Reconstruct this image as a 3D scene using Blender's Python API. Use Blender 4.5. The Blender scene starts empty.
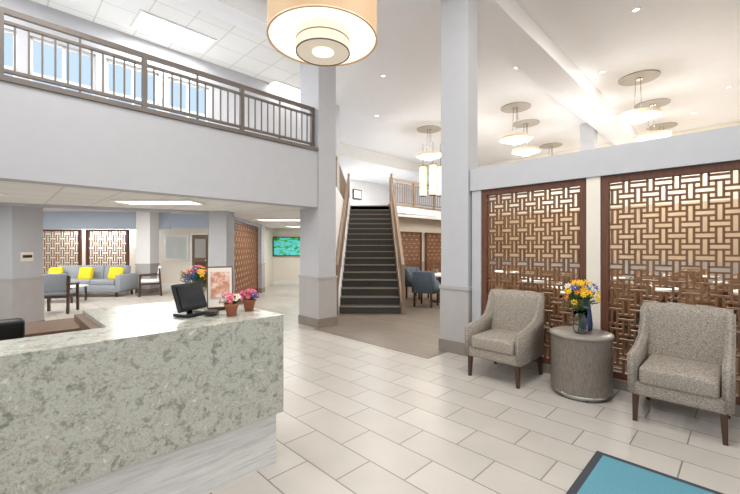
import bpy, bmesh, math, random
from mathutils import Matrix, Vector, Euler
random.seed(4)
R2=math.sqrt(2)
def SD(s,d): return ((s+d)/2,(s-d)/2)

# ---------------- materials ----------------
def lin(c):
    return tuple(((x/255)/12.92 if x/255<=0.04045 else ((x/255+0.055)/1.055)**2.4) for x in c)+(1,)
def base(name):
    m=bpy.data.materials.new(name); m.use_nodes=True
    nt=m.node_tree; b=nt.nodes['Principled BSDF']
    return m,nt,b
def paint(name,c,rough=0.6,metal=0,var=0.04,scale=6,bump=0,emit=0,spec=None):
    m,nt,b=base(name)
    tc=nt.nodes.new('ShaderNodeTexCoord'); n=nt.nodes.new('ShaderNodeTexNoise'); n.inputs['Scale'].default_value=scale; n.inputs['Detail'].default_value=4
    nt.links.new(tc.outputs['Object'],n.inputs['Vector'])
    r=nt.nodes.new('ShaderNodeValToRGB'); l=lin(c)
    r.color_ramp.elements[0].color=tuple(x*(1-var) for x in l[:3])+(1,)
    r.color_ramp.elements[1].color=tuple(min(1,x*(1+var)) for x in l[:3])+(1,)
    r.color_ramp.elements[0].position=.3; r.color_ramp.elements[1].position=.7
    nt.links.new(n.outputs['Fac'],r.inputs['Fac']); nt.links.new(r.outputs['Color'],b.inputs['Base Color'])
    b.inputs['Roughness'].default_value=rough; b.inputs['Metallic'].default_value=metal
    if bump:
        bp=nt.nodes.new('ShaderNodeBump'); bp.inputs['Strength'].default_value=bump
        nt.links.new(n.outputs['Fac'],bp.inputs['Height']); nt.links.new(bp.outputs['Normal'],b.inputs['Normal'])
    if emit:
        b.inputs['Emission Color'].default_value=l; b.inputs['Emission Strength'].default_value=emit
    return m
def brick(name,c1,c2,cm,w,h,mortar,rot=0,offset=0.5,rough=0.4,noise=0.5):
    m,nt,b=base(name)
    tc=nt.nodes.new('ShaderNodeTexCoord'); mp=nt.nodes.new('ShaderNodeMapping'); mp.inputs['Rotation'].default_value=(0,0,rot)
    nt.links.new(tc.outputs['Object'],mp.inputs['Vector'])
    t=nt.nodes.new('ShaderNodeTexBrick'); t.offset=offset; t.inputs['Scale'].default_value=1
    t.inputs['Brick Width'].default_value=w; t.inputs['Row Height'].default_value=h; t.inputs['Mortar Size'].default_value=mortar
    t.inputs['Mortar Smooth'].default_value=.1
    t.inputs['Color1'].default_value=lin(c1); t.inputs['Color2'].default_value=lin(c2); t.inputs['Mortar'].default_value=lin(cm)
    nt.links.new(mp.outputs['Vector'],t.inputs['Vector'])
    n=nt.nodes.new('ShaderNodeTexNoise'); n.inputs['Scale'].default_value=3; n.inputs['Detail'].default_value=8
    nt.links.new(mp.outputs['Vector'],n.inputs['Vector'])
    rr=nt.nodes.new('ShaderNodeMapRange'); rr.inputs[3].default_value=1-.12*noise; rr.inputs[4].default_value=1+.1*noise
    nt.links.new(n.outputs['Fac'],rr.inputs[0])
    mx=nt.nodes.new('ShaderNodeVectorMath'); mx.operation='SCALE'
    nt.links.new(t.outputs['Color'],mx.inputs[0]); nt.links.new(rr.outputs[0],mx.inputs['Scale'])
    nt.links.new(mx.outputs[0],b.inputs['Base Color'])
    b.inputs['Roughness'].default_value=rough
    return m
def emis(name,c,s,bc=None):
    m,nt,b=base(name); b.inputs['Base Color'].default_value=lin(bc or c)
    b.inputs['Emission Color'].default_value=lin(c); b.inputs['Emission Strength'].default_value=s
    return m
def ramp_noise(name,stops,scale,detail=8,rough=.3,stretch=(1,1,1),dist=0,bump=0,emit=0,rz=0):
    m,nt,b=base(name)
    tc=nt.nodes.new('ShaderNodeTexCoord'); mp=nt.nodes.new('ShaderNodeMapping'); mp.inputs['Scale'].default_value=stretch; mp.inputs['Rotation'].default_value=(0,0,rz)
    n=nt.nodes.new('ShaderNodeTexNoise'); n.inputs['Scale'].default_value=scale; n.inputs['Detail'].default_value=detail; n.inputs['Roughness'].default_value=.65; n.inputs['Distortion'].default_value=dist
    nt.links.new(tc.outputs['Object'],mp.inputs['Vector']); nt.links.new(mp.outputs['Vector'],n.inputs['Vector'])
    r=nt.nodes.new('ShaderNodeValToRGB'); e=r.color_ramp.elements
    e[0].position=stops[0][0]; e[0].color=lin(stops[0][1]); e[1].position=stops[-1][0]; e[1].color=lin(stops[-1][1])
    for p,c in stops[1:-1]:
        x=e.new(p); x.color=lin(c)
    nt.links.new(n.outputs['Fac'],r.inputs['Fac']); nt.links.new(r.outputs['Color'],b.inputs['Base Color'])
    b.inputs['Roughness'].default_value=rough
    if bump:
        bp=nt.nodes.new('ShaderNodeBump'); bp.inputs['Strength'].default_value=bump; bp.inputs['Distance'].default_value=.01
        nt.links.new(n.outputs['Fac'],bp.inputs['Height']); nt.links.new(bp.outputs['Normal'],b.inputs['Normal'])
    if emit:
        nt.links.new(r.outputs['Color'],b.inputs['Emission Color']); b.inputs['Emission Strength'].default_value=emit
    return m
def quartzmat():
    m,nt,b=base('quartz')
    tc=nt.nodes.new('ShaderNodeTexCoord')
    def noise(sc,de,di,off):
        mp=nt.nodes.new('ShaderNodeMapping'); mp.inputs['Location'].default_value=off
        n=nt.nodes.new('ShaderNodeTexNoise'); n.inputs['Scale'].default_value=sc; n.inputs['Detail'].default_value=de; n.inputs['Distortion'].default_value=di; n.inputs['Roughness'].default_value=.75
        nt.links.new(tc.outputs['Object'],mp.inputs[0]); nt.links.new(mp.outputs[0],n.inputs['Vector']); return n
    def ramp(n,st):
        r=nt.nodes.new('ShaderNodeValToRGB'); e=r.color_ramp.elements
        e[0].position=st[0][0]; e[0].color=lin(st[0][1]); e[1].position=st[-1][0]; e[1].color=lin(st[-1][1])
        for p,c in st[1:-1]:
            x=e.new(p); x.color=lin(c)
        nt.links.new(n.outputs['Fac'],r.inputs['Fac']); return r
    a=ramp(noise(14,12,.25,(0,0,0)),[(.36,(124,128,114)),(.44,(160,163,151)),(.5,(190,190,180)),(.56,(168,170,159)),(.64,(212,210,203))])
    v=ramp(noise(7,12,.5,(5,3,1)),[(.486,(0,0,0)),(.5,(255,255,255)),(.514,(0,0,0))])
    v2=ramp(noise(38,6,.1,(2,7,4)),[(.57,(0,0,0)),(.64,(255,255,255))])
    mx=nt.nodes.new('ShaderNodeMix'); mx.data_type='RGBA'; mul=nt.nodes.new('ShaderNodeMath'); mul.operation='MULTIPLY'; mul.inputs[1].default_value=.65
    nt.links.new(v.outputs['Color'],mul.inputs[0]); nt.links.new(mul.outputs[0],mx.inputs['Factor']); nt.links.new(a.outputs['Color'],mx.inputs['A']); mx.inputs['B'].default_value=lin((132,108,80))
    mx2=nt.nodes.new('ShaderNodeMix'); mx2.data_type='RGBA'; mul2=nt.nodes.new('ShaderNodeMath'); mul2.operation='MULTIPLY'; mul2.inputs[1].default_value=.6
    nt.links.new(v2.outputs['Color'],mul2.inputs[0]); nt.links.new(mul2.outputs[0],mx2.inputs['Factor']); nt.links.new(mx.outputs['Result'],mx2.inputs['A']); mx2.inputs['B'].default_value=lin((98,94,80))
    nt.links.new(mx2.outputs['Result'],b.inputs['Base Color']); b.inputs['Roughness'].default_value=.22
    return m

WALL=paint('wall_grey',(184,185,189),.7,var=.02)
WALLW=paint('wall_white',(222,222,222),.7,var=.02)
CREAM=paint('wall_cream',(228,221,208),.7,var=.02)
TANW=paint('wall_dining_tan',(200,178,150),.7,var=.05)
WAINS=paint('wainscot_taupe',(172,169,167),.6,var=.03)
BASEB=paint('baseboard_taupe',(134,125,116),.5,var=.05)
CEIL=paint('ceiling_white',(241,242,244),.8,var=.01)
CTILE=brick('ceiling_tile',(236,235,232),(232,231,228),(206,205,201),.6,.6,.01,rot=-math.pi/4,offset=0,rough=.9,noise=.2)
FLOOR=brick('floor_tile',(188,182,174),(177,171,163),(124,118,111),.62,.31,.005,rot=math.pi/4,offset=.5,rough=.33,noise=1)
DFLOOR=brick('floor_dark_tile',(128,116,103),(118,107,95),(98,90,82),.9,.2,.004,rot=math.pi/4,rough=.4,noise=1.5)
CARPET=paint('carpet_brown',(88,70,56),.95,var=.15,scale=20)
BLUEW=paint('wall_blue',(196,209,226),.7,var=.02)
RAIL=paint('rail_taupe',(108,100,94),.45,metal=.2,var=.05)
RAILB=paint('rail_tan',(142,120,100),.5,var=.05)
STAIRC=ramp_noise('stair_carpet',[(.35,(58,55,51)),(.65,(82,78,72))],60,rough=.95)
NOSE=paint('stair_nosing',(134,126,116),.7)
BROWN=ramp_noise('walnut_frame',[(.3,(84,50,34)),(.7,(112,70,50))],4,stretch=(8,8,1),rough=.45)
LATT=paint('lattice_bronze',(122,85,54),.35,var=.2,scale=3)
LATTD=paint('lattice_brown',(140,92,56),.5,var=.1)
QUARTZ=quartzmat()
BASEW=ramp_noise('base_marble_wood',[(.3,(188,187,184)),(.5,(210,209,206)),(.7,(224,223,221))],3,stretch=(1.2,1.2,14),rough=.45,dist=.4)
WOODD=ramp_noise('desk_wood',[(.3,(98,74,58)),(.7,(126,100,80))],5,stretch=(2,12,12),rough=.4)
TWEED=ramp_noise('tweed',[(.35,(110,102,92)),(.5,(154,145,133)),(.65,(186,177,164))],85,detail=4,rough=.95,stretch=(1,1,2.2),bump=.5)
LEG=paint('leg_wood',(70,46,34),.4,var=.1)
DRUMT=ramp_noise('table_shagreen',[(.35,(106,97,88)),(.6,(132,123,114))],30,rough=.4,stretch=(3,3,.6))
DRUMTOP=paint('table_top',(142,134,125),.3)
CHROME=paint('chrome',(200,198,192),.2,metal=1)
BLACK=paint('black_plastic',(22,22,24),.35)
WHITE=paint('white_trim',(236,236,234),.5,var=.01)
PAPER=paint('paper',(236,228,216),.7)
PRINT=ramp_noise('print_pattern',[(.4,(236,228,216)),(.55,(214,150,120)),(.7,(110,110,100))],14,rough=.7)
TERRA=paint('terracotta',(170,106,78),.8)
GREEN=paint('leaf_green',(66,104,48),.6,var=.2,scale=30)
PINK=paint('petal_pink',(222,88,140),.6,var=.12,scale=40); YEL=paint('petal_yellow',(244,196,40),.6); PURP=paint('petal_purple',(96,70,160),.6)
BLUEP=paint('petal_blue',(70,100,190),.6); ORG=paint('petal_orange',(232,120,50),.6); FWHITE=paint('petal_white',(240,236,228),.6)
MATB=ramp_noise('mat_blue',[(.35,(74,128,144)),(.65,(98,150,164))],120,rough=.95)
MATD=paint('mat_border',(58,62,66),.9)
SOFA=paint('sofa_fabric',(150,156,164),.9,var=.08,scale=40); YP=paint('yellow_fabric',(236,208,40),.8)
DBLUE=paint('dining_fabric_blue',(92,106,118),.85,var=.1,scale=20)
DTAN=paint('dining_fabric_tan',(132,102,74),.85)
SHADE=emis('shade_linen',(212,180,140),.22,(190,158,122))
SHADEI=emis('shade_inner',(255,248,240),.9)
SHADEL=emis('shade_lining',(248,234,214),.6)
INNER=emis('shade_sheer',(228,216,198),.5)
INNERB=emis('shade_sheer_bottom',(214,202,184),.5)
SHSM=emis('shade_small_side',(206,186,156),.3)
LINEN=emis('shade_small',(246,234,214),.5)
PANEL=emis('panel_light',(255,252,244),2.5)
LANT=emis('lantern_glow',(255,230,184),.8)
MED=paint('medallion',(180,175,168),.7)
DOORB=paint('door_brown',(120,100,82),.5)
TVI=ramp_noise('tv_image',[(.35,(20,80,30)),(.45,(60,150,60)),(.55,(90,190,200)),(.65,(40,120,60))],3,rough=.3,emit=.6,stretch=(1,1,2))
def glassmat():
    m,nt,b=base('clear_glass'); b.inputs['Transmission Weight'].default_value=1; b.inputs['Roughness'].default_value=.02; b.inputs['IOR'].default_value=1.3; b.inputs['Base Color'].default_value=(.9,.95,.93,1); return m
GLASS=glassmat()

# ---------------- mesh builder ----------------
class M:
    def __init__(s): s.v=[];s.f=[];s.mi=[];s.sm=[];s.mats=[]
    def idx(s,mat):
        if mat not in s.mats: s.mats.append(mat)
        return s.mats.index(mat)
    def add(s,verts,faces,mat,smooth=False,mx=None):
        o=len(s.v); i=s.idx(mat)
        for v in verts:
            v=Vector(v)
            if mx is not None: v=mx@v
            s.v.append(tuple(v))
        for f in faces:
            s.f.append(tuple(o+k for k in f)); s.mi.append(i); s.sm.append(smooth)
    def bm(s,bm,mat,smooth=False,mx=None):
        bm.verts.index_update()
        s.add([v.co.copy() for v in bm.verts],[[v.index for v in f.verts] for f in bm.faces],mat,smooth,mx); bm.free()
    def box(s,c,sz,mat,rot=None,bev=0,seg=2,taper=None):
        mx=Matrix.Translation(c)
        if rot: mx=mx@Euler(rot).to_matrix().to_4x4()
        if bev==0 and taper is None:
            x,y,z=[a/2 for a in sz]
            vs=[(-x,-y,-z),(x,-y,-z),(x,y,-z),(-x,y,-z),(-x,-y,z),(x,-y,z),(x,y,z),(-x,y,z)]
            s.add(vs,[(0,3,2,1),(4,5,6,7),(0,1,5,4),(1,2,6,5),(2,3,7,6),(3,0,4,7)],mat,False,mx); return
        b=bmesh.new(); bmesh.ops.create_cube(b,size=1)
        for v in b.verts:
            k=1
            if taper and v.co.z<0: k=taper
            v.co=Vector((v.co.x*sz[0]*k,v.co.y*sz[1]*k,v.co.z*sz[2]))
        if bev: bmesh.ops.bevel(b,geom=b.edges[:],offset=bev,segments=seg,affect='EDGES',profile=.5)
        s.bm(b,mat,bev>0.012,mx)
    def b2(s,x0,x1,y0,y1,z0,z1,mat,**k): s.box(((x0+x1)/2,(y0+y1)/2,(z0+z1)/2),(x1-x0,y1-y0,z1-z0),mat,**k)
    def cyl(s,c,r1,r2,h,mat,seg=32,caps=True,rot=None,smooth=True):
        mx=Matrix.Translation(c)
        if rot: mx=mx@Euler(rot).to_matrix().to_4x4()
        vs=[];fs=[]
        for i in range(seg):
            a=2*math.pi*i/seg; vs.append((r1*math.cos(a),r1*math.sin(a),-h/2))
        for i in range(seg):
            a=2*math.pi*i/seg; vs.append((r2*math.cos(a),r2*math.sin(a),h/2))
        s.add(vs,[(i,(i+1)%seg,seg+(i+1)%seg,seg+i) for i in range(seg)],mat,smooth,mx)
        if caps: s.add(vs,[tuple(range(seg))[::-1],tuple(range(seg,2*seg))],mat,False,mx)
    def lathe(s,c,prof,mat,seg=32):
        vs=[];fs=[]
        for r,z in prof:
            for i in range(seg):
                a=2*math.pi*i/seg; vs.append((r*math.cos(a),r*math.sin(a),z))
        for j in range(len(prof)-1):
            for i in range(seg):
                fs.append((j*seg+i,j*seg+(i+1)%seg,(j+1)*seg+(i+1)%seg,(j+1)*seg+i))
        s.add(vs,fs,mat,True,Matrix.Translation(c))
    def ell(s,c,r,mat,rot=None,sub=2):
        b=bmesh.new(); bmesh.ops.create_icosphere(b,subdivisions=sub,radius=1)
        mx=Matrix.Translation(c)
        if rot is not None: mx=mx@(rot if isinstance(rot,Matrix) else Euler(rot).to_matrix().to_4x4())
        s.bm(b,mat,True,mx@Matrix.Diagonal((r[0],r[1],r[2],1)))
    def bar(s,p,q,w,h,mat,k=1):
        p=Vector(p);q=Vector(q);d=q-p;L=d.length;d.normalize()
        up=Vector((0,0,1)) if abs(d.z)<.99 else Vector((0,1,0))
        x=d.cross(up).normalized(); z=x.cross(d)
        mx=Matrix.Translation((p+q)/2)@Matrix((x,d,z)).transposed().to_4x4()
        a,b_,c=w/2,L/2,h/2
        vs=[(-a,-b_,-c),(a,-b_,-c),(a*k,b_,-c*k),(-a*k,b_,-c*k),(-a,-b_,c),(a,-b_,c),(a*k,b_,c*k),(-a*k,b_,c*k)]
        s.add(vs,[(0,3,2,1),(4,5,6,7),(0,1,5,4),(1,2,6,5),(2,3,7,6),(3,0,4,7)],mat,False,mx)
    def rod(s,p,q,r,mat,seg=8,r2=None):
        p=Vector(p);q=Vector(q);d=q-p
        mx=Matrix.Translation((p+q)/2)@d.to_track_quat('Z','Y').to_matrix().to_4x4()
        L=d.length;r2=r if r2 is None else r2;vs=[]
        for k,(rr,zz) in enumerate(((r,-L/2),(r2,L/2))):
            for i in range(seg):
                a=2*math.pi*i/seg; vs.append((rr*math.cos(a),rr*math.sin(a),zz))
        s.add(vs,[(i,(i+1)%seg,seg+(i+1)%seg,seg+i) for i in range(seg)]+[tuple(range(seg))[::-1],tuple(range(seg,2*seg))],mat,True,mx)
    def prism(s,pts,z0,z1,mat):
        n=len(pts); ar=sum(pts[i][0]*pts[(i+1)%n][1]-pts[(i+1)%n][0]*pts[i][1] for i in range(n))
        if ar<0: pts=pts[::-1]
        vs=[(p[0],p[1],z0) for p in pts]+[(p[0],p[1],z1) for p in pts]
        s.add(vs,[tuple(range(n))[::-1],tuple(range(n,2*n))]+[(i,(i+1)%n,n+(i+1)%n,n+i) for i in range(n)],mat)
    def extr(s,prof,x0,x1,mat,bev=0):
        b=bmesh.new(); n=len(prof)
        A=[b.verts.new((x0,y,z)) for y,z in prof]; B=[b.verts.new((x1,y,z)) for y,z in prof]
        b.faces.new(A); b.faces.new(B[::-1])
        for i in range(n): b.faces.new((A[i],B[i],B[(i+1)%n],A[(i+1)%n]))
        bmesh.ops.recalc_face_normals(b,faces=b.faces[:])
        if bev: bmesh.ops.bevel(b,geom=b.edges[:],offset=bev,segments=2,affect='EDGES')
        s.bm(b,mat,bev>0.01)
    def make(s,name,loc=(0,0,0),rz=0,autos=True):
        me=bpy.data.meshes.new(name); me.from_pydata(s.v,[],s.f)
        for m in s.mats: me.materials.append(m)
        me.polygons.foreach_set('material_index',s.mi); me.polygons.foreach_set('use_smooth',s.sm); me.update()
        o=bpy.data.objects.new(name,me); o.location=loc; o.rotation_euler=(0,0,rz); bpy.context.collection.objects.link(o); return o
def inst(o,loc,rz):
    n=bpy.data.objects.new(o.name.split('.')[0],o.data); n.location=loc; n.rotation_euler=(0,0,rz); bpy.context.collection.objects.link(n); return n
Q=math.pi/4

# ---------------- shell ----------------
m=M(); m.b2(-20,16,-8,26,-.1,0,FLOOR); m.make('floor')
m=M(); m.prism([SD(5.8,-7.85),SD(5.8,-4.25),SD(6.45,-4.25),SD(6.78,-3.9),SD(14,-3.9),SD(23,-13.3),SD(12,-13.6),(-.85,7.25)],0,.005,DFLOOR); m.make('floor_dark_tile')
m=M(); m.prism([SD(6.8,-3.9),SD(6.8,1.9),SD(22.8,1.9),SD(22.8,-13),SD(15,-10.5)],.0055,.01,CARPET); m.make('floor_dining_carpet')
m=M(); m.prism([SD(-3,-11.6),SD(9.6,-11.6),SD(9.6,-15.3),SD(23.4,-15.3),SD(23.4,3),SD(-3,3)],5.43,5.6,CEIL); m.make('ceiling')
m=M(); m.prism([SD(-3,-11.4),SD(8.2,-11.4),SD(6.6,-8.0),SD(-3,-8.0)],5.40,5.43,CTILE); m.make('ceiling_upper_tile')
m=M(); m.b2(-.6,14,-.1,.55,5.1,5.45,CEIL); m.make('beam_dining',loc=(1.519,5.325,0),rz=Q)
m=M(); m.b2(-8,.4,-.12,.3,5.12,5.45,CEIL); m.make('beam_balcony',loc=(-.963,6.944,0),rz=Q)
m=M(); m.b2(-2,14,0,.15,4.95,5.6,WALLW); m.make('wall_bulkhead',loc=(SD(12.2,-15.2)[0],SD(12.2,-15.2)[1],0),rz=Q)
m=M(); m.prism([SD(8,-15.3),SD(26,-15.3),SD(26,-22),SD(8,-22)],4.95,5.0,CEIL); m.make('ceiling_back')
m=M(); m.b2(-6,14,0,.15,2.95,5.0,WALLW); m.make('wall_back_upper',loc=(SD(16,-20)[0],SD(16,-20)[1],0),rz=Q)
m=M(); m.b2(-4,14,0,.2,0,3.0,TANW); m.b2(-4,14,0,.2,3.0,5.5,CREAM); m.b2(-4,14,-.02,0,0,1.0,WAINS); m.make('wall_dining_far',loc=(SD(23.2,-10)[0],SD(23.2,-10)[1],0),rz=-Q)
m=M(); m.b2(0,17,-.2,0,0,3.0,TANW); m.b2(0,17,-.2,0,3.0,5.5,CREAM); m.make('wall_dining_side',loc=(SD(6.8,2.2)[0],SD(6.8,2.2)[1],0),rz=Q)
for T in (3,6.5,10):
    m=M(); m.b2(0,1.3,.005,.05,1.2,2.3,BROWN); m.b2(.08,1.22,.05,.055,1.28,2.22,PRINT); c=SD(6.8,2.2); m.make('picture_frame',loc=(c[0]+T/R2,c[1]+T/R2,0),rz=Q)
def column(name,loc,rz,x0,x1,y0,y1,H,wz=.92):
    m=M(); m.b2(x0,x1,y0,y1,0,H,WALL)
    e=.012; m.b2(x0-e,x1+e,y0-e,y1+e,0,wz,WAINS)
    e=.025; m.b2(x0-e,x1+e,y0-e,y1+e,wz-.02,wz+.03,WAINS); m.b2(x0-e,x1+e,y0-e,y1+e,0,.17,BASEB)
    return m.make(name,loc=loc,rz=rz)
PO=(1.347,5.153,0)
column('column_lobby',PO,-Q,-.44,0,0,.26,5.43)
m=M(); m.b2(.013,5,.03,.26,2.27,2.572,WALL); m.b2(1.445,1.58,.05,.24,0,2.27,CREAM); m.b2(2.86,5,.03,.26,0,2.27,WALL); m.b2(.03,.165,.05,.24,0,2.27,WALL)
m.b2(.03,5,.04,.25,0,.1,BASEB); m.make('wall_partition',loc=PO,rz=-Q)
def lattice(m,x0,x1,z0,z1,y,cell,bw,dp,mat):
    nx=max(1,round((x1-x0)/cell)); nz=max(1,round((z1-z0)/cell)); cx=(x1-x0)/nx; cz=(z1-z0)/nz
    for i in range(nx):
        for j in range(nz):
            X=x0+(i+.5)*cx; Z=z0+(j+.5)*cz
            for sgn in (-1,1):
                if (i+j)%2==0:
                    a=max(x0,X-cx*.77); b=min(x1,X+cx*.77); zz=Z+sgn*cz*.25
                    m.b2(a,b,y-dp/2,y+dp/2,zz-bw/2,zz+bw/2,mat)
                else:
                    a=max(z0,Z-cz*.77); b=min(z1,Z+cz*.77); xx=X+sgn*cx*.25
                    m.b2(xx-bw/2,xx+bw/2,y-dp/2,y+dp/2,a,b,mat)
def screen(name,loc,rz,w,z0,z1,cell,bw,mat=LATT,fw=.07,dp=.025):
    m=M()
    m.b2(0,fw,-.04,.04,z0,z1,BROWN); m.b2(w-fw,w,-.04,.04,z0,z1,BROWN)
    m.b2(fw,w-fw,-.04,.04,z1-fw,z1,BROWN); m.b2(fw,w-fw,-.04,.04,z0,z0+fw,BROWN)
    lattice(m,fw,w-fw,z0+fw,z1-fw,0,cell,bw,dp,mat)
    return m.make(name,loc=loc,rz=rz)
def pl(T,y):
    c=1/R2; return (PO[0]+T*c+y*c, PO[1]-T*c+y*c, 0)
screen('lattice_screen',pl(.168,.11),-Q,1.274,.1,2.265,.106,.019,dp=.035)
screen('lattice_screen',pl(1.583,.11),-Q,1.274,.1,2.265,.106,.019,dp=.035)
LO=(-.963,6.944,0)
column('column_balcony',LO,Q,0,.41,-.02,.58,5.43)
m=M(); m.b2(-9,-.005,0,.25,2.235,3.27,WALL); m.b2(-9,-.005,-.03,.28,3.27,3.33,RAIL); m.make('wall_balcony_band',loc=LO,rz=Q)
m=M()
for z,h in ((4.07,.06),(3.95,.03),(3.42,.035)): m.b2(-9,-.005,.09,.14,z-h/2,z+h/2,RAIL)
x=-.05
k=0
while x>-8.9:
    if k%12==0: m.b2(x-.03,x+.03,.085,.145,3.33,4.06,RAIL)
    else: m.b2(x-.009,x+.009,.105,.123,3.43,3.94,RAIL)
    if k%12==6: m.b2(x-.01,x+.01,.1,.13,3.33,4.05,RAIL)
    x-=.115;k+=1
m.make('balcony_railing',loc=LO,rz=Q)
m=M(); m.prism([SD(-3,-8.2),SD(5.9,-8.2),(-.86,7.6),(-.86,13.04),(.77,13.04),SD(26,-12.5),SD(26,-22),(-16,16),(-16,5)],2.72,2.94,CEIL); m.make('slab_upper_floor')
m=M(); m.b2(0,15,0,.2,2.6,2.96,WALLW); m.b2(0,15,-.03,.2,2.96,3.02,RAILB); m.make('wall_mezzanine_band',loc=(SD(13.9,-12.35)[0],SD(13.9,-12.35)[1],0),rz=Q)
m=M()
for z,h in ((3.92,.06),(3.8,.03),(3.12,.035)): m.b2(0,13,.07,.12,z-h/2,z+h/2,RAILB)
for i in range(100):
    x=i*.13
    if i%10==0: m.b2(x,x+.06,.065,.125,3.02,3.92,RAILB)
    else: m.b2(x,x+.018,.085,.103,3.1,3.8,RAILB)
m.make('mezzanine_railing',loc=(SD(13.9,-12.35)[0],SD(13.9,-12.35)[1],0),rz=Q)
m=M(); m.b2(0,15,0,.15,0,2.72,CREAM); m.b2(0,15,-.02,0,0,.9,WAINS); m.make('wall_under_mezzanine',loc=(SD(14.2,-13.4)[0],SD(14.2,-13.4)[1],0),rz=Q)
for T in (.9,2.6,4.3): 
    c=SD(14.2,-13.25); screen('lattice_screen',(c[0]+T/R2,c[1]+T/R2,0),Q,1.4,.1,2.1,.16,.03,LATTD)
m=M(); m.prism([(-5.6,2.55),(-1.1,7.1),(-.95,7.5),(-.95,15.0),(-3.9,15.0),(-3.2,8.2),(-5.65,6.6),(-10.5,3.6)],2.24,2.32,CTILE); m.make('ceiling_lower_tile')
WO=SD(9.6,-11.3)
m=M(); L=13
wins=[(-7.4,-6.55),(-6.4,-5.55),(-5.4,-4.55),(-4.4,-3.6)]
m.b2(-L,0,0,.2,2.94,3.2,WALL); m.b2(-L,0,0,.2,4.85,5.43,WALL)
prev=-L
for a,b in wins:
    m.b2(prev,a,0,.2,3.2,4.85,WALL); prev=b
m.b2(prev,0,0,.2,3.2,4.85,WALL)
m.make('wall_upper_windows',loc=(WO[0],WO[1],0),rz=Q)
for n,(a,b) in enumerate(wins):
    m=M()
    for xx in (a,(a+b)/2-.02,b-.04): m.b2(xx,xx+.04,.05,.12,3.2,4.85,WHITE)
    for zz in (3.2,4.25,4.81): m.b2(a,b,.05,.12,zz,zz+.04,WHITE)
    m.make('window_%d'%(n+1),loc=(WO[0],WO[1],0),rz=Q)
def seg(m,p,q,t,z0,z1,mat):
    p=Vector(p);q=Vector(q);d=(q-p).normalized();n=Vector((-d.y,d.x))*t
    m.prism([tuple(p),tuple(q),tuple(q+n),tuple(p+n)],z0,z1,mat)
m=M(); seg(m,(-10.5,3.45),(-5.65,6.5),.25,2.2,2.72,WALL); seg(m,(-5.65,6.5),(-2.9,7.95),.25,2.2,2.72,WALL); m.make('beam_portal')
def pillar(name,x0,x1,y0,y1,top,wz=.92,mat=WALL):
    m=M(); m.b2(x0,x1,y0,y1,0,top,mat); m.b2(x0-.012,x1+.012,y0-.012,y1+.012,0,wz,WAINS); m.b2(x0-.025,x1+.025,y0-.025,y1+.025,wz,wz+.04,WAINS)
    m.b2(x0-.02,x1+.02,y0-.02,y1+.02,0,.15,BASEB); return m.make(name)
pillar('column_hall_left',-6.75,-6.06,6.35,6.95,2.235)
pillar('column_hall_right',-3.3,-2.95,7.7,8.15,2.235)
pillar('column_hall_far',-7.55,-7.1,12.1,12.6,2.72,mat=WALLW)
pillar('column_hall_corner',-3.95,-3.55,12.25,12.6,2.235)
m=M(); m.b2(0,.012,-.12,.12,-.08,.08,PAPER); m.b2(.012,.016,-.09,.09,-.02,.03,BLACK); m.make('wall_sign',loc=(-6.06,6.62,1.33))
m=M(); m.b2(-18,-3.9,14,14.15,0,2.2,CREAM); m.b2(-18,-3.9,14,14.15,2.2,2.72,BLUEW); m.b2(-18,-6.7,13.98,14,0,.15,WHITE);m.b2(-5.9,-3.9,13.98,14,0,.15,WHITE); m.make('wall_hall_back')
m=M(); m.b2(-15,-6.9,12.9,13.0,2.12,2.72,BLUEW); m.make('beam_hall_blue')
m=M(); m.b2(-4.6,-.85,15,15.15,0,2.72,CREAM); m.b2(-4.6,-.85,14.98,15,0,.15,WHITE); m.b2(-4.0,-3.88,12.6,15,0,2.72,CREAM); m.make('wall_tv')
m=M(); m.b2(-16,-15.85,2,14,0,2.72,CREAM); m.make('wall_hall_left')
m=M(); m.b2(-.95,-.8,7.6,13.04,0,2.94,WALLW); m.b2(-.95,-.8,13.04,16,0,2.72,WALLW); m.make('wall_stair_left')
screen('lattice_screen',(-11.35,12.85,0),0,1.45,0.0,2.1,.17,.02,LATTD)
screen('lattice_screen',(-9.72,12.85,0),0,1.45,0.0,2.1,.17,.02,LATTD)
screen('lattice_screen',(-3.2,8.3,0),math.radians(97),3.9,.0,2.15,.15,.03,LATTD)
m=M(); m.b2(-7.65,-6.75,13.94,13.99,1.0,1.95,WHITE); m.b2(-7.58,-7.22,13.93,13.95,1.07,1.88,GLASS); m.b2(-7.18,-6.82,13.93,13.95,1.07,1.88,GLASS); m.make('window_5')
m=M(); m.b2(-6.6,-6.0,13.93,13.99,0,1.95,DOORB); m.b2(-6.66,-6.6,13.9,13.99,0,2.0,WHITE); m.b2(-6.0,-5.94,13.9,13.99,0,2.0,WHITE); m.b2(-6.66,-5.94,13.9,13.99,1.95,2.02,WHITE)
m.b2(-6.5,-6.1,13.91,13.93,1.1,1.8,WAINS); m.b2(-6.5,-6.1,13.92,13.93,.2,.95,BROWN); m.ell((-6.08,13.9,1.0),(.03,.03,.03),CHROME); m.make('door_1')
m=M(); m.box((-3.3,14.93,1.52),(1.12,.06,.76),BLACK,bev=.01); m.b2(-3.82,-2.78,14.89,14.9,1.17,1.87,TVI); m.make('wall_television')

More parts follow.
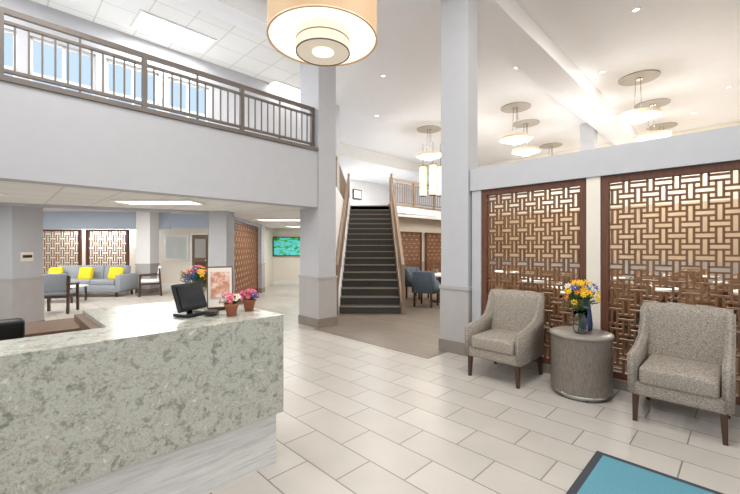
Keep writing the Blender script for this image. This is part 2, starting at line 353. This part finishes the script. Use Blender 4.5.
# ---------------- stairs ----------------
m=M(); n=17; rh=2.94/n; tr=.29
for i in range(n):
    y=8.4+i*tr; z=(i+1)*rh
    m.b2(-.685,.685,y,13.04 if i==n-1 else y+tr+.02,max(0,z-rh*2.5),z,STAIRC)
    m.b2(-.685,.685,y-.022,y+.012,z-.025,z+.003,NOSE)
m.make('staircase')
def stair_rail(name,x,wall):
    m=M()
    y0,y1=8.35,13.04; z0,z1=.0,2.94
    m.extr([(y0,0),(y0,.28),(y1,z1+.2),(y1,z1-.35),(y0+.5,0)],x-.05,x+.05,WALLW if wall else RAILB)
    m.bar((x,y0,1.08),(x,y1,z1+1.0),.07,.06,RAILB); m.bar((x,y0,.98),(x,y1,z1+.9),.03,.03,RAILB); m.bar((x,y0,.38),(x,y1,z1+.3),.03,.03,RAILB)
    N=40
    for i in range(N+1):
        t=i/N; y=y0+(y1-y0)*t; z=(z1-0)*t
        w=.07 if i in(0,N) else (.045 if i%10==0 else .018)
        zb=0 if i==0 else z+.25
        m.b2(x-w/2,x+w/2,y-w/2,y+w/2,zb,z+1.05+(.06 if i in (0,N) else 0),RAILB)
    return m.make(name)
stair_rail('stair_railing',.74,False)
stair_rail('stair_railing',-.74,True)
m=M()
for z,h in ((3.95,.06),(3.1,.035)): m.b2(-.95,-.9,7.7,16,z-h/2,z+h/2,RAILB)
for i in range(60):
    y=7.7+i*.14; m.b2(-.935,-.915,y,y+.018,2.94,3.93,RAILB)
m.make('landing_railing')
m=M(); m.box((0,0,0),(.6,.04,.5),BLACK,bev=.008); m.box((0,-.025,0),(.5,.01,.4),PAPER); m.make('picture_frame',loc=(-.65,19.25,4.2),rz=Q)
column('column_dining',(7.0,12.0,0),-Q,-.2,.2,-.2,.2,5.43)

# ---------------- light fixtures ----------------
def area(loc,sx,sy,power,col=(1,1,1),rz=0,rot=(0,0,0)):
    l=bpy.data.lights.new('panel_lamp','AREA'); l.shape='RECTANGLE'; l.size=sx; l.size_y=sy; l.energy=power; l.color=col
    o=bpy.data.objects.new('panel_lamp',l); o.location=loc; o.rotation_euler=(rot[0],rot[1],rz); bpy.context.collection.objects.link(o); return o
def panel(x,y,z,sx,sy,rz,power):
    m=M(); m.b2(-sx/2,sx/2,-sy/2,sy/2,-.02,0,PANEL)
    for a,b,c,d in ((-sx/2-.03,-sx/2,-sy/2-.03,sy/2+.03),(sx/2,sx/2+.03,-sy/2-.03,sy/2+.03),(-sx/2,sx/2,-sy/2-.03,-sy/2),(-sx/2,sx/2,sy/2,sy/2+.03)): m.b2(a,b,c,d,-.03,0,WHITE)
    m.make('ceiling_light_panel',loc=(x,y,z),rz=rz)
    if power: area((x,y,z-.04),sx,sy,power,(1,.985,.96),rz)
panel(-3.55,6.82,5.40,1.2,.6,Q,60)
panel(-2.0,9.4,5.40,1.2,.6,Q,40)
panel(-5.3,4.6,5.40,1.2,.6,Q,40)
panel(-3.4,6.05,2.24,1.2,.45,0,36)
panel(-2.35,10.0,2.24,1.2,.6,0,36)
panel(-2.3,13.2,2.24,1.2,.6,0,34)
panel(-5.6,4.9,2.24,1.2,.45,0,22)
panel(-10,10,2.72,1.2,1.2,0,95)  # added panel, hidden from camera, lights the far hall
panel(-6,10,2.72,1.2,1.2,0,85)  # added far hall light, also hidden behind the portal beam
panel(-8,7.2,2.72,1.2,.6,0,50)  # another unseen panel added for far hall light
panel(-10,13.5,2.72,2.4,.3,0,75)  # unseen strip added to brighten the wall behind the lounge lattices
panel(.05,17.4,4.95,1.2,.6,0,75)
panel(0,1.5,5.43,1.2,1.2,Q,72)  # added fill light for the lobby, above the camera view
panel(1.5,2.8,5.43,1.2,1.2,Q,72)  # added lobby fill panel, out of view
panel(-2.4,2.8,5.43,1.2,1.2,Q,72)  # added lobby fill panel on the reception side, out of view
def can(x,y,p,z=5.43):
    m=M(); m.lathe((0,0,0),[(.05,-.012),(.07,-.01),(.07,-.001)],WHITE,24); m.lathe((0,0,0),[(.001,-.004),(.05,-.004)],PANEL,24); m.make('recessed_light',loc=(x,y,z-.001))
    l=bpy.data.lights.new('can_lamp','AREA'); l.shape='DISK'; l.size=.1; l.energy=p; l.color=(1,.965,.91)
    o=bpy.data.objects.new('can_lamp',l); o.location=(x,y,z-.02); bpy.context.collection.objects.link(o)
for x,y in ((0.3,8.6),(.2,11.2),(3.2,8.2),(5.2,8.4),(4.4,6.2),(6.6,10.6),(8.8,9.2),(3.4,12.6),(5.8,13.4),(9.5,11.0)): can(x,y,40)
def pendant(x,y,z=4.54,H=5.43,r=.42,pw=35):
    m=M()
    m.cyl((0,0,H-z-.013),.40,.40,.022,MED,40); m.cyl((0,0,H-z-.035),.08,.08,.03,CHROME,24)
    m.lathe((0,0,0),[(r,-.03),(r,.045),(r-.01,.045),(r-.01,-.03),(r,-.03)],SHSM,40)
    m.lathe((0,0,0),[(0.001,-.02),(r-.012,-.02)],LINEN,40)
    m.lathe((0,0,0),[(.001,-.13),(.13,-.13),(.135,-.125),(.135,-.02)],LINEN,32)
    for a in range(3):
        t=a*2.094+.4; m.rod((.1*math.cos(t),.1*math.sin(t),-.02),(.06*math.cos(t),.06*math.sin(t),H-z-.03),.007,CHROME)
    m.make('pendant_lamp',loc=(x,y,z))
    if pw:
        l=bpy.data.lights.new('bulb','POINT'); l.energy=pw; l.color=(1,.965,.91); l.shadow_soft_size=.3
        o=bpy.data.objects.new('bulb',l); o.location=(x,y,z-.5); bpy.context.collection.objects.link(o)
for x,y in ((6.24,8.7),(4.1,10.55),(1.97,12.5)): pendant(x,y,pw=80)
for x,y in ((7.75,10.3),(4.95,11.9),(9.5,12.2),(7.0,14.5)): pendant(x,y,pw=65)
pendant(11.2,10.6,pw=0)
for x,y in ((2.35,14.0),(2.68,14.25),(2.02,14.3)):
    m=M(); m.cyl((0,0,0),.13,.13,1.1,LANT,24); m.cyl((0,0,.56),.135,.135,.03,BROWN,24); m.cyl((0,0,-.56),.135,.135,.03,BROWN,24); m.rod((0,0,.57),(0,0,5.43-4.0),.008,BROWN); m.make('lantern_pendant',loc=(x,y,4.0))
m=M(); r=.442
m.lathe((0,0,0),[(r,0),(r,.5)],SHADE,64); m.lathe((0,0,0),[(r-.008,.5),(r-.008,0)],SHADEL,64)
m.lathe((0,0,0),[(r+.004,0),(r+.004,.01),(r-.012,.01),(r-.012,0),(r+.004,0)],SHADE,64)
m.lathe((0,0,0),[(.001,.06),(r-.01,.06)],SHADEI,64)
ri=.218
m.lathe((0,0,0),[(ri,-.1),(ri,.06)],INNER,48)
for zz in (-.105,-.02): m.lathe((0,0,0),[(ri+.003,zz),(ri+.003,zz+.007),(ri-.006,zz+.007),(ri-.006,zz),(ri+.003,zz)],RAIL,48)
m.lathe((0,0,0),[(.001,-.095),(ri-.004,-.095)],INNERB,48)
m.lathe((0,0,0),[(.001,-.098),(ri*.4,-.098)],SHADEI,32)
for a in range(3):
    t=a*2.094; m.rod((r*.98*math.cos(t),r*.98*math.sin(t),.49),(0,0,.62),.006,CHROME)
m.rod((0,0,.12),(0,0,2.23),.012,CHROME); m.cyl((0,0,2.215),.1,.1,.04,CHROME,24)
m.make('drum_pendant_lamp',loc=(-.385,3.07,3.19))
l=bpy.data.lights.new('bulb','POINT'); l.energy=10; l.color=(1,.9,.76); l.shadow_soft_size=.2
o=bpy.data.objects.new('bulb',l); o.location=(-.385,3.07,3.54); bpy.context.collection.objects.link(o)

# ---------------- reception counter ----------------
C0=(-.6,2.6,0)
m=M()
m.b2(-4,0,0,.38,.99,1.03,QUARTZ); m.b2(-.95,0,.38,1.25,.99,1.03,QUARTZ)
m.b2(-4,0,0,.035,.36,.99,QUARTZ); m.b2(-.035,0,.035,1.25,.36,.99,QUARTZ)
m.b2(-4,-.05,.06,.34,0,.99,BASEW); m.b2(-.9,-.05,.34,1.2,0,.99,BASEW)
m.b2(-4,-.03,.045,.06,0,.36,BASEW)
m.b2(-.97,-.9,.38,1.24,.02,.99,WOODD); m.b2(-4,-.97,.34,.36,.0,.99,WOODD)
m.b2(-4,-.97,.36,.85,.72,.76,WOODD); m.b2(-1.4,-.99,.42,.8,.02,.72,WOODD); m.b2(-3.9,-3.5,.42,.8,.02,.72,WOODD)
m.b2(-1.0,-.95,.38,1.25,.95,1.0,WOODD)
m.make('reception_counter',loc=C0,rz=Q)
m=M(); m.b2(-3.6,-.5,0,.6,.04,.74,WOODD); m.b2(-3.63,-.47,-.03,.62,.74,.78,WOODD)
for i in range(5): m.b2(-3.55+i*.61,-2.97+i*.61,-.015,0,.08,.7,WOODD); m.b2(-3.3+i*.61,-3.2+i*.61,-.03,-.015,.62,.635,CHROME)
m.make('credenza',loc=(C0[0]-1.95/R2,C0[1]+1.95/R2,0),rz=Q)
m=M(); m.box((0,0,.012),(.16,.14,.02),BLACK,bev=.006); m.rod((0,0,.02),(0,.02,.1),.018,BLACK); m.box((0,0,.13),(.24,.03,.19),BLACK,rot=(-.35,0,0),bev=.008); m.box((0,-.018,.136),(.21,.004,.155),paint('screen_dark',(28,30,36),.15),rot=(-.35,0,0))
m.box((.06,-.13,.02),(.1,.07,.03),BLACK,rot=(.1,0,.3),bev=.006)
m.make('monitor',loc=(-1.23,2.56,1.031),rz=math.radians(70))
m=M(); m.box((0,0,.17),(.18,.012,.31),BROWN,rot=(-.15,0,0),bev=.003); m.box((0,-.009,.17),(.165,.004,.29),PAPER,rot=(-.15,0,0)); m.box((0,-.014,.19),(.13,.003,.19),PRINT,rot=(-.15,0,0)); m.box((0,.03,.01),(.16,.09,.015),BROWN,bev=.003)
m.make('sign_holder',loc=(-1.12,2.8,1.031),rz=math.radians(25))
def flower(m,p,r,pet,cen,nrm,n=7):
    q=Vector(nrm).to_track_quat('Z','Y').to_matrix().to_4x4(); T=Matrix.Translation(p)@q
    for i in range(n):
        a=2*math.pi*i/n
        mx=T@Matrix.Rotation(a,4,'Z')@Matrix.Translation((r*.55,0,r*.05))@Matrix.Rotation(-.3,4,'Y')@Matrix.Diagonal((r*.5,r*.26,r*.07,1))
        b=bmesh.new(); bmesh.ops.create_icosphere(b,subdivisions=1,radius=1); m.bm(b,pet,True,mx)
    b=bmesh.new(); bmesh.ops.create_icosphere(b,subdivisions=1,radius=1); m.bm(b,cen,True,T@Matrix.Translation((0,0,r*.08))@Matrix.Diagonal((r*.25,r*.25,r*.16,1)))
def bouquet(m,c,R,n,r,cols,zb,leaf=14,hs=.8):
    c=Vector(c)
    for i in range(n):
        a=i*2.4; t=math.sqrt((i+.5)/n); d=Vector((math.cos(a)*t,math.sin(a)*t,math.sqrt(max(0,1-t*t))+.05)).normalized()
        p=c+Vector((d.x*R,d.y*R,d.z*R*hs))*random.uniform(.8,1.15)
        m.rod((c.x*.0+c.x+d.x*.01,c.y+d.y*.01,zb),tuple(p),.002,GREEN,5)
        flower(m,p,r*random.uniform(.8,1.2),random.choice(cols),YEL,d+Vector((0,-.35,0)))
    for i in range(leaf):
        a=random.uniform(0,6.28); d=Vector((math.cos(a),math.sin(a),random.uniform(-.1,.9)))
        p=c+d*R*.75; q=d.to_track_quat('X','Z').to_matrix().to_4x4()
        m.ell(tuple(p),(R*.4,R*.13,.003),GREEN,rot=q,sub=1)
def pot(name,loc,cols):
    m=M(); m.lathe((0,0,0),[(.001,0),(.03,0),(.042,.065),(.047,.065),(.048,.085),(.04,.085),(.036,.07),(.001,.07)],TERRA,28)
    bouquet(m,(0,0,.09),.07,26,.02,cols,.07,12); return m.make(name,loc=loc)
pot('potted_flowers',(-.945,2.56,1.031),[PINK,PINK,FWHITE])
pot('potted_flowers',(-.89,2.76,1.031),[PINK,PINK,PURP])
def vase(name,loc,R,n,r,cols,s=1,h=.2,hs=.8,leaf=22):
    m=M(); m.lathe((0,0,0),[(.001,0.004),(.045*s,.004),(.06*s,.04),(.05*s,h*.6),(.06*s,h),(.055*s,h),(.045*s,h*.6),(.054*s,.04),(.04*s,.012),(.001,.012)],GLASS,32)
    for i in range(8):
        a=i*.785; m.rod((.02*math.cos(a+2),.02*math.sin(a+2),.015),(.03*math.cos(a),.03*math.sin(a),h+.03),.0025,GREEN,5)
    bouquet(m,(0,0,h+.05),R,n,r,cols,h*.6,leaf,hs); return m.make(name,loc=loc)
vase('flower_vase',(-1.36,2.95,1.031),.12,30,.026,[YEL,PURP,YEL,ORG,PINK,BLUEP],.8,.13,1.1,40)

# office chair
m=M()
m.box((0,.0,.48),(.48,.48,.09),BLACK,bev=.035,seg=3); m.box((0,.24,.79),(.44,.07,.48),BLACK,rot=(-.12,0,0),bev=.03,seg=3); m.bar((0,.2,.45),(0,.28,.6),.06,.03,BLACK)
m.rod((0,0,.1),(0,0,.44),.028,CHROME,16)
for i in range(5):
    a=i*1.2566; m.bar((0,0,.1),(.28*math.cos(a),.28*math.sin(a),.075),.05,.03,BLACK); m.ell((.28*math.cos(a),.28*math.sin(a),.03),(.03,.03,.03),BLACK)
for s in(-1,1): m.box((s*.27,0,.68),(.06,.26,.03),BLACK,bev=.01); m.bar((s*.25,.0,.48),(s*.27,.05,.67),.03,.03,BLACK)
m.make('office_chair',loc=(-2.66,2.55,0),rz=math.radians(225))

# ---------------- armchairs ----------------
m=M(); W=.335
for sx in(-1,1):
    for y,t in ((-.29,.0),(.29,.05)):
        m.bar((sx*(W-.06),y,.3),(sx*(W-.05),y+t,.0),.05,.05,LEG,k=.6)
m.box((0,-.01,.29),(2*W-.06,.62,.12),TWEED,bev=.02)
m.box((0,-.05,.41),(2*W-.16,.58,.15),TWEED,bev=.035,seg=4)
for sx in(-1,1):
    x0=sx*W; x1=sx*(W-.07)
    m.extr([(-.33,.235),(-.345,.56),(-.32,.59),(-.05,.62),(.12,.68),(.2,.79),(.25,.93),(.34,.945),(.33,.6),(.31,.235)],min(x0,x1),max(x0,x1),TWEED,bev=.018)
bm=bmesh.new(); N=10; rows=8
F=[];Bk=[]
for j in range(rows+1):
    z=.3+(.965-.3)*j/rows; ly=.2+.09*(j/rows)
    fr=[];bk=[]
    for i in range(N+1):
        u=-1+2*i/N; x=u*(W-.015); cv=-.03*u*u; zz=z-(.008*u*u if j==rows else 0)
        fr.append(bm.verts.new((x,ly+cv-.0+(0.02 if j==rows else 0),zz))); bk.append(bm.verts.new((x,ly+cv+.095-(.015 if j==rows else 0)+.0,zz)))
    F.append(fr);Bk.append(bk)
for j in range(rows):
    for i in range(N):
        bm.faces.new((F[j][i],F[j][i+1],F[j+1][i+1],F[j+1][i])); bm.faces.new((Bk[j][i+1],Bk[j][i],Bk[j+1][i],Bk[j+1][i+1]))
for i in range(N):
    bm.faces.new((F[rows][i],F[rows][i+1],Bk[rows][i+1],Bk[rows][i])); bm.faces.new((F[0][i+1],F[0][i],Bk[0][i],Bk[0][i+1]))
for j in range(rows):
    bm.faces.new((F[j][0],F[j+1][0],Bk[j+1][0],Bk[j][0])); bm.faces.new((F[j+1][N],F[j][N],Bk[j][N],Bk[j+1][N]))
m.bm(bm,TWEED,True)
ac=m.make('armchair',loc=(1.575,4.385,0),rz=-Q)
inst(ac,(2.70,3.25,0),-Q)
m=M(); m.cyl((0,0,.33),.28,.28,.54,DRUMT,64); m.lathe((0,0,0),[(.001,.63),(.275,.63),(.29,.622),(.29,.60),(.28,.595)],DRUMTOP,64); m.lathe((0,0,0),[(.001,.0),(.25,0),(.25,.062),(.001,.062)],CHROME,48)
m.make('side_table',loc=(2.166,3.85,0))
vase('flower_vase',(2.12,3.78,.631),.16,34,.038,[YEL,YEL,YEL,YEL,YEL,ORG,BLUEP,FWHITE],1.15,.24,1.45,40)
m=M(); m.lathe((0,0,0),[(.001,0),(.05,0),(.06,.05),(.045,.2),(.03,.3),(.036,.32),(.028,.32),(.02,.3)],paint('vase_blue',(50,70,110),.3),28); m.make('blue_vase',loc=(2.28,3.95,.631))
m=M(); m.box((0.95,-.7,.006),(1.9,1.4,.012),MATD,bev=.004); m.box((0.95,-.7,.011),(1.8,1.3,.012),MATB,bev=.003); m.make('door_mat',loc=(1.66,2.744,0),rz=-Q)

# ---------------- hall furniture ----------------
m=M()
m.box((0,0,.25),(2.5,.85,.22),SOFA,bev=.03)
for i in(-1,0,1): m.box((i*.75,-.06,.43),(.74,.72,.16),SOFA,bev=.04,seg=3); m.box((i*.75,.28,.68),(.74,.2,.48),SOFA,rot=(-.15,0,0),bev=.05,seg=3)
for s in(-1,1): m.box((s*1.22,0,.42),(.16,.88,.5),SOFA,bev=.04,seg=3)
for s in(-1,1):
    for y in(-.36,.36): m.box((s*1.15,y,.07),(.05,.05,.14),LEG)
for x in (-.95,-.02,.9): m.box((x,-.02,.68),(.42,.14,.4),YP,rot=(-.25,.1*x,0),bev=.06,seg=3)
m.make('sofa',loc=(-8.75,11.6,0))
def woodchair(name,loc,rz,fab):
    m=M()
    for sx in(-1,1):
        m.bar((sx*.28,-.28,0),(sx*.28,-.26,.62),.05,.05,LEG); m.bar((sx*.28,.3,0),(sx*.28,.24,.85),.05,.05,LEG); m.bar((sx*.28,-.3,.63),(sx*.28,.28,.66),.06,.04,LEG)
    m.box((0,0,.38),(.56,.54,.05),LEG); m.box((0,-.01,.45),(.52,.52,.1),fab,bev=.03); m.box((0,.24,.7),(.5,.08,.42),fab,rot=(-.12,0,0),bev=.03)
    return m.make(name,loc=loc,rz=rz)
wc=woodchair('lounge_chair',(-7.15,8.6,0),math.radians(200),SOFA)
wh=woodchair('lounge_chair',(-6.8,11.6,0),math.radians(-60),WHITE)
m=M(); m.box((0,0,.42),(1.1,.6,.04),WHITE,bev=.01)
for x in(-.5,.5):
    for y in(-.25,.25): m.box((x,y,.2),(.04,.04,.4),LEG)
m.make('coffee_table',loc=(-8.5,10.3,0))

# ---------------- dining ----------------
def dchair(fab,loc,rz):
    m=M()
    m.box((0,0,.42),(.5,.5,.14),fab,bev=.03)
    for a,b in ((-.29,-.23),(.23,.29)): m.extr([(-.22,.35),(-.24,.6),(.05,.68),(.2,.88),(.28,.88),(.25,.35)],a,b,fab,bev=.012)
    m.box((0,.24,.65),(.48,.08,.5),fab,rot=(-.1,0,0),bev=.03)
    for sx in(-1,1):
        for y in(-.22,.24): m.bar((sx*.22,y,0.01),(sx*.22,y,.36),.04,.04,LEG)
    return m.make('dining_chair',loc=loc,rz=rz)
dc=dchair(DBLUE,(1.42,9.45,.005),math.radians(150))
dc2=dchair(DTAN,(4.4,8.6,.005),math.radians(-90))
m=M(); m.cyl((0,0,.74),.55,.55,.04,WHITE,48); m.rod((0,0,.03),(0,0,.72),.05,BLACK,16); m.cyl((0,0,.025),.28,.25,.03,BLACK,32)
for a in range(4):
    t=a*1.571+.4; m.cyl((.36*math.cos(t),.36*math.sin(t),.765),.11,.11,.01,DTAN,20); m.lathe((.22*math.cos(t+.5),.22*math.sin(t+.5),.76),[(.03,0),(.004,.005),(.004,.07),(.035,.1),(.03,.16)],GLASS,12)
dt=m.make('dining_table',loc=(1.95,10.3,0))
tabs=[(1.95,10.3),(3.6,8.6),(5.0,6.9),(5.6,9.2),(3.9,11.2),(8.2,9.6),(6.4,5.9),(7.6,7.5),(3.3,6.5)]
for k,(x,y) in enumerate(tabs):
    if k: inst(dt,(x,y,.01),k*.4)
    for a in range(4):
        t=a*math.pi/2+Q
        if k==0 and a==2: continue
        if k==1 and a==3: continue
        inst(dc if k==0 else dc2,(x+.8*math.cos(t),y+.8*math.sin(t),.01),t-math.pi/2)

# ---------------- world, camera ----------------
w=bpy.data.worlds.new('World'); bpy.context.scene.world=w; w.use_nodes=True
nt=w.node_tree; bg=nt.nodes['Background']; tc=nt.nodes.new('ShaderNodeTexCoord'); dot=nt.nodes.new('ShaderNodeVectorMath'); dot.operation='DOT_PRODUCT'; dot.inputs[1].default_value=(-.6,.6,.53)
nt.links.new(tc.outputs['Generated'],dot.inputs[0]); r=nt.nodes.new('ShaderNodeValToRGB'); r.color_ramp.elements[0].position=.1; r.color_ramp.elements[0].color=(.985,.985,1,1); r.color_ramp.elements[1].position=.75; r.color_ramp.elements[1].color=(.6,.78,.97,1)
nt.links.new(dot.outputs['Value'],r.inputs['Fac']); nt.links.new(r.outputs['Color'],bg.inputs[0]); bg.inputs[1].default_value=1.0
cam=bpy.data.cameras.new('camera'); cam.lens=18.24; cam.sensor_width=36
co=bpy.data.objects.new('camera',cam); co.location=(0,0,1.5); co.rotation_euler=(math.pi/2,0,0); bpy.context.collection.objects.link(co)
bpy.context.scene.camera=co
bpy.context.scene.view_settings.view_transform='Standard'
bpy.context.scene.view_settings.exposure=.08
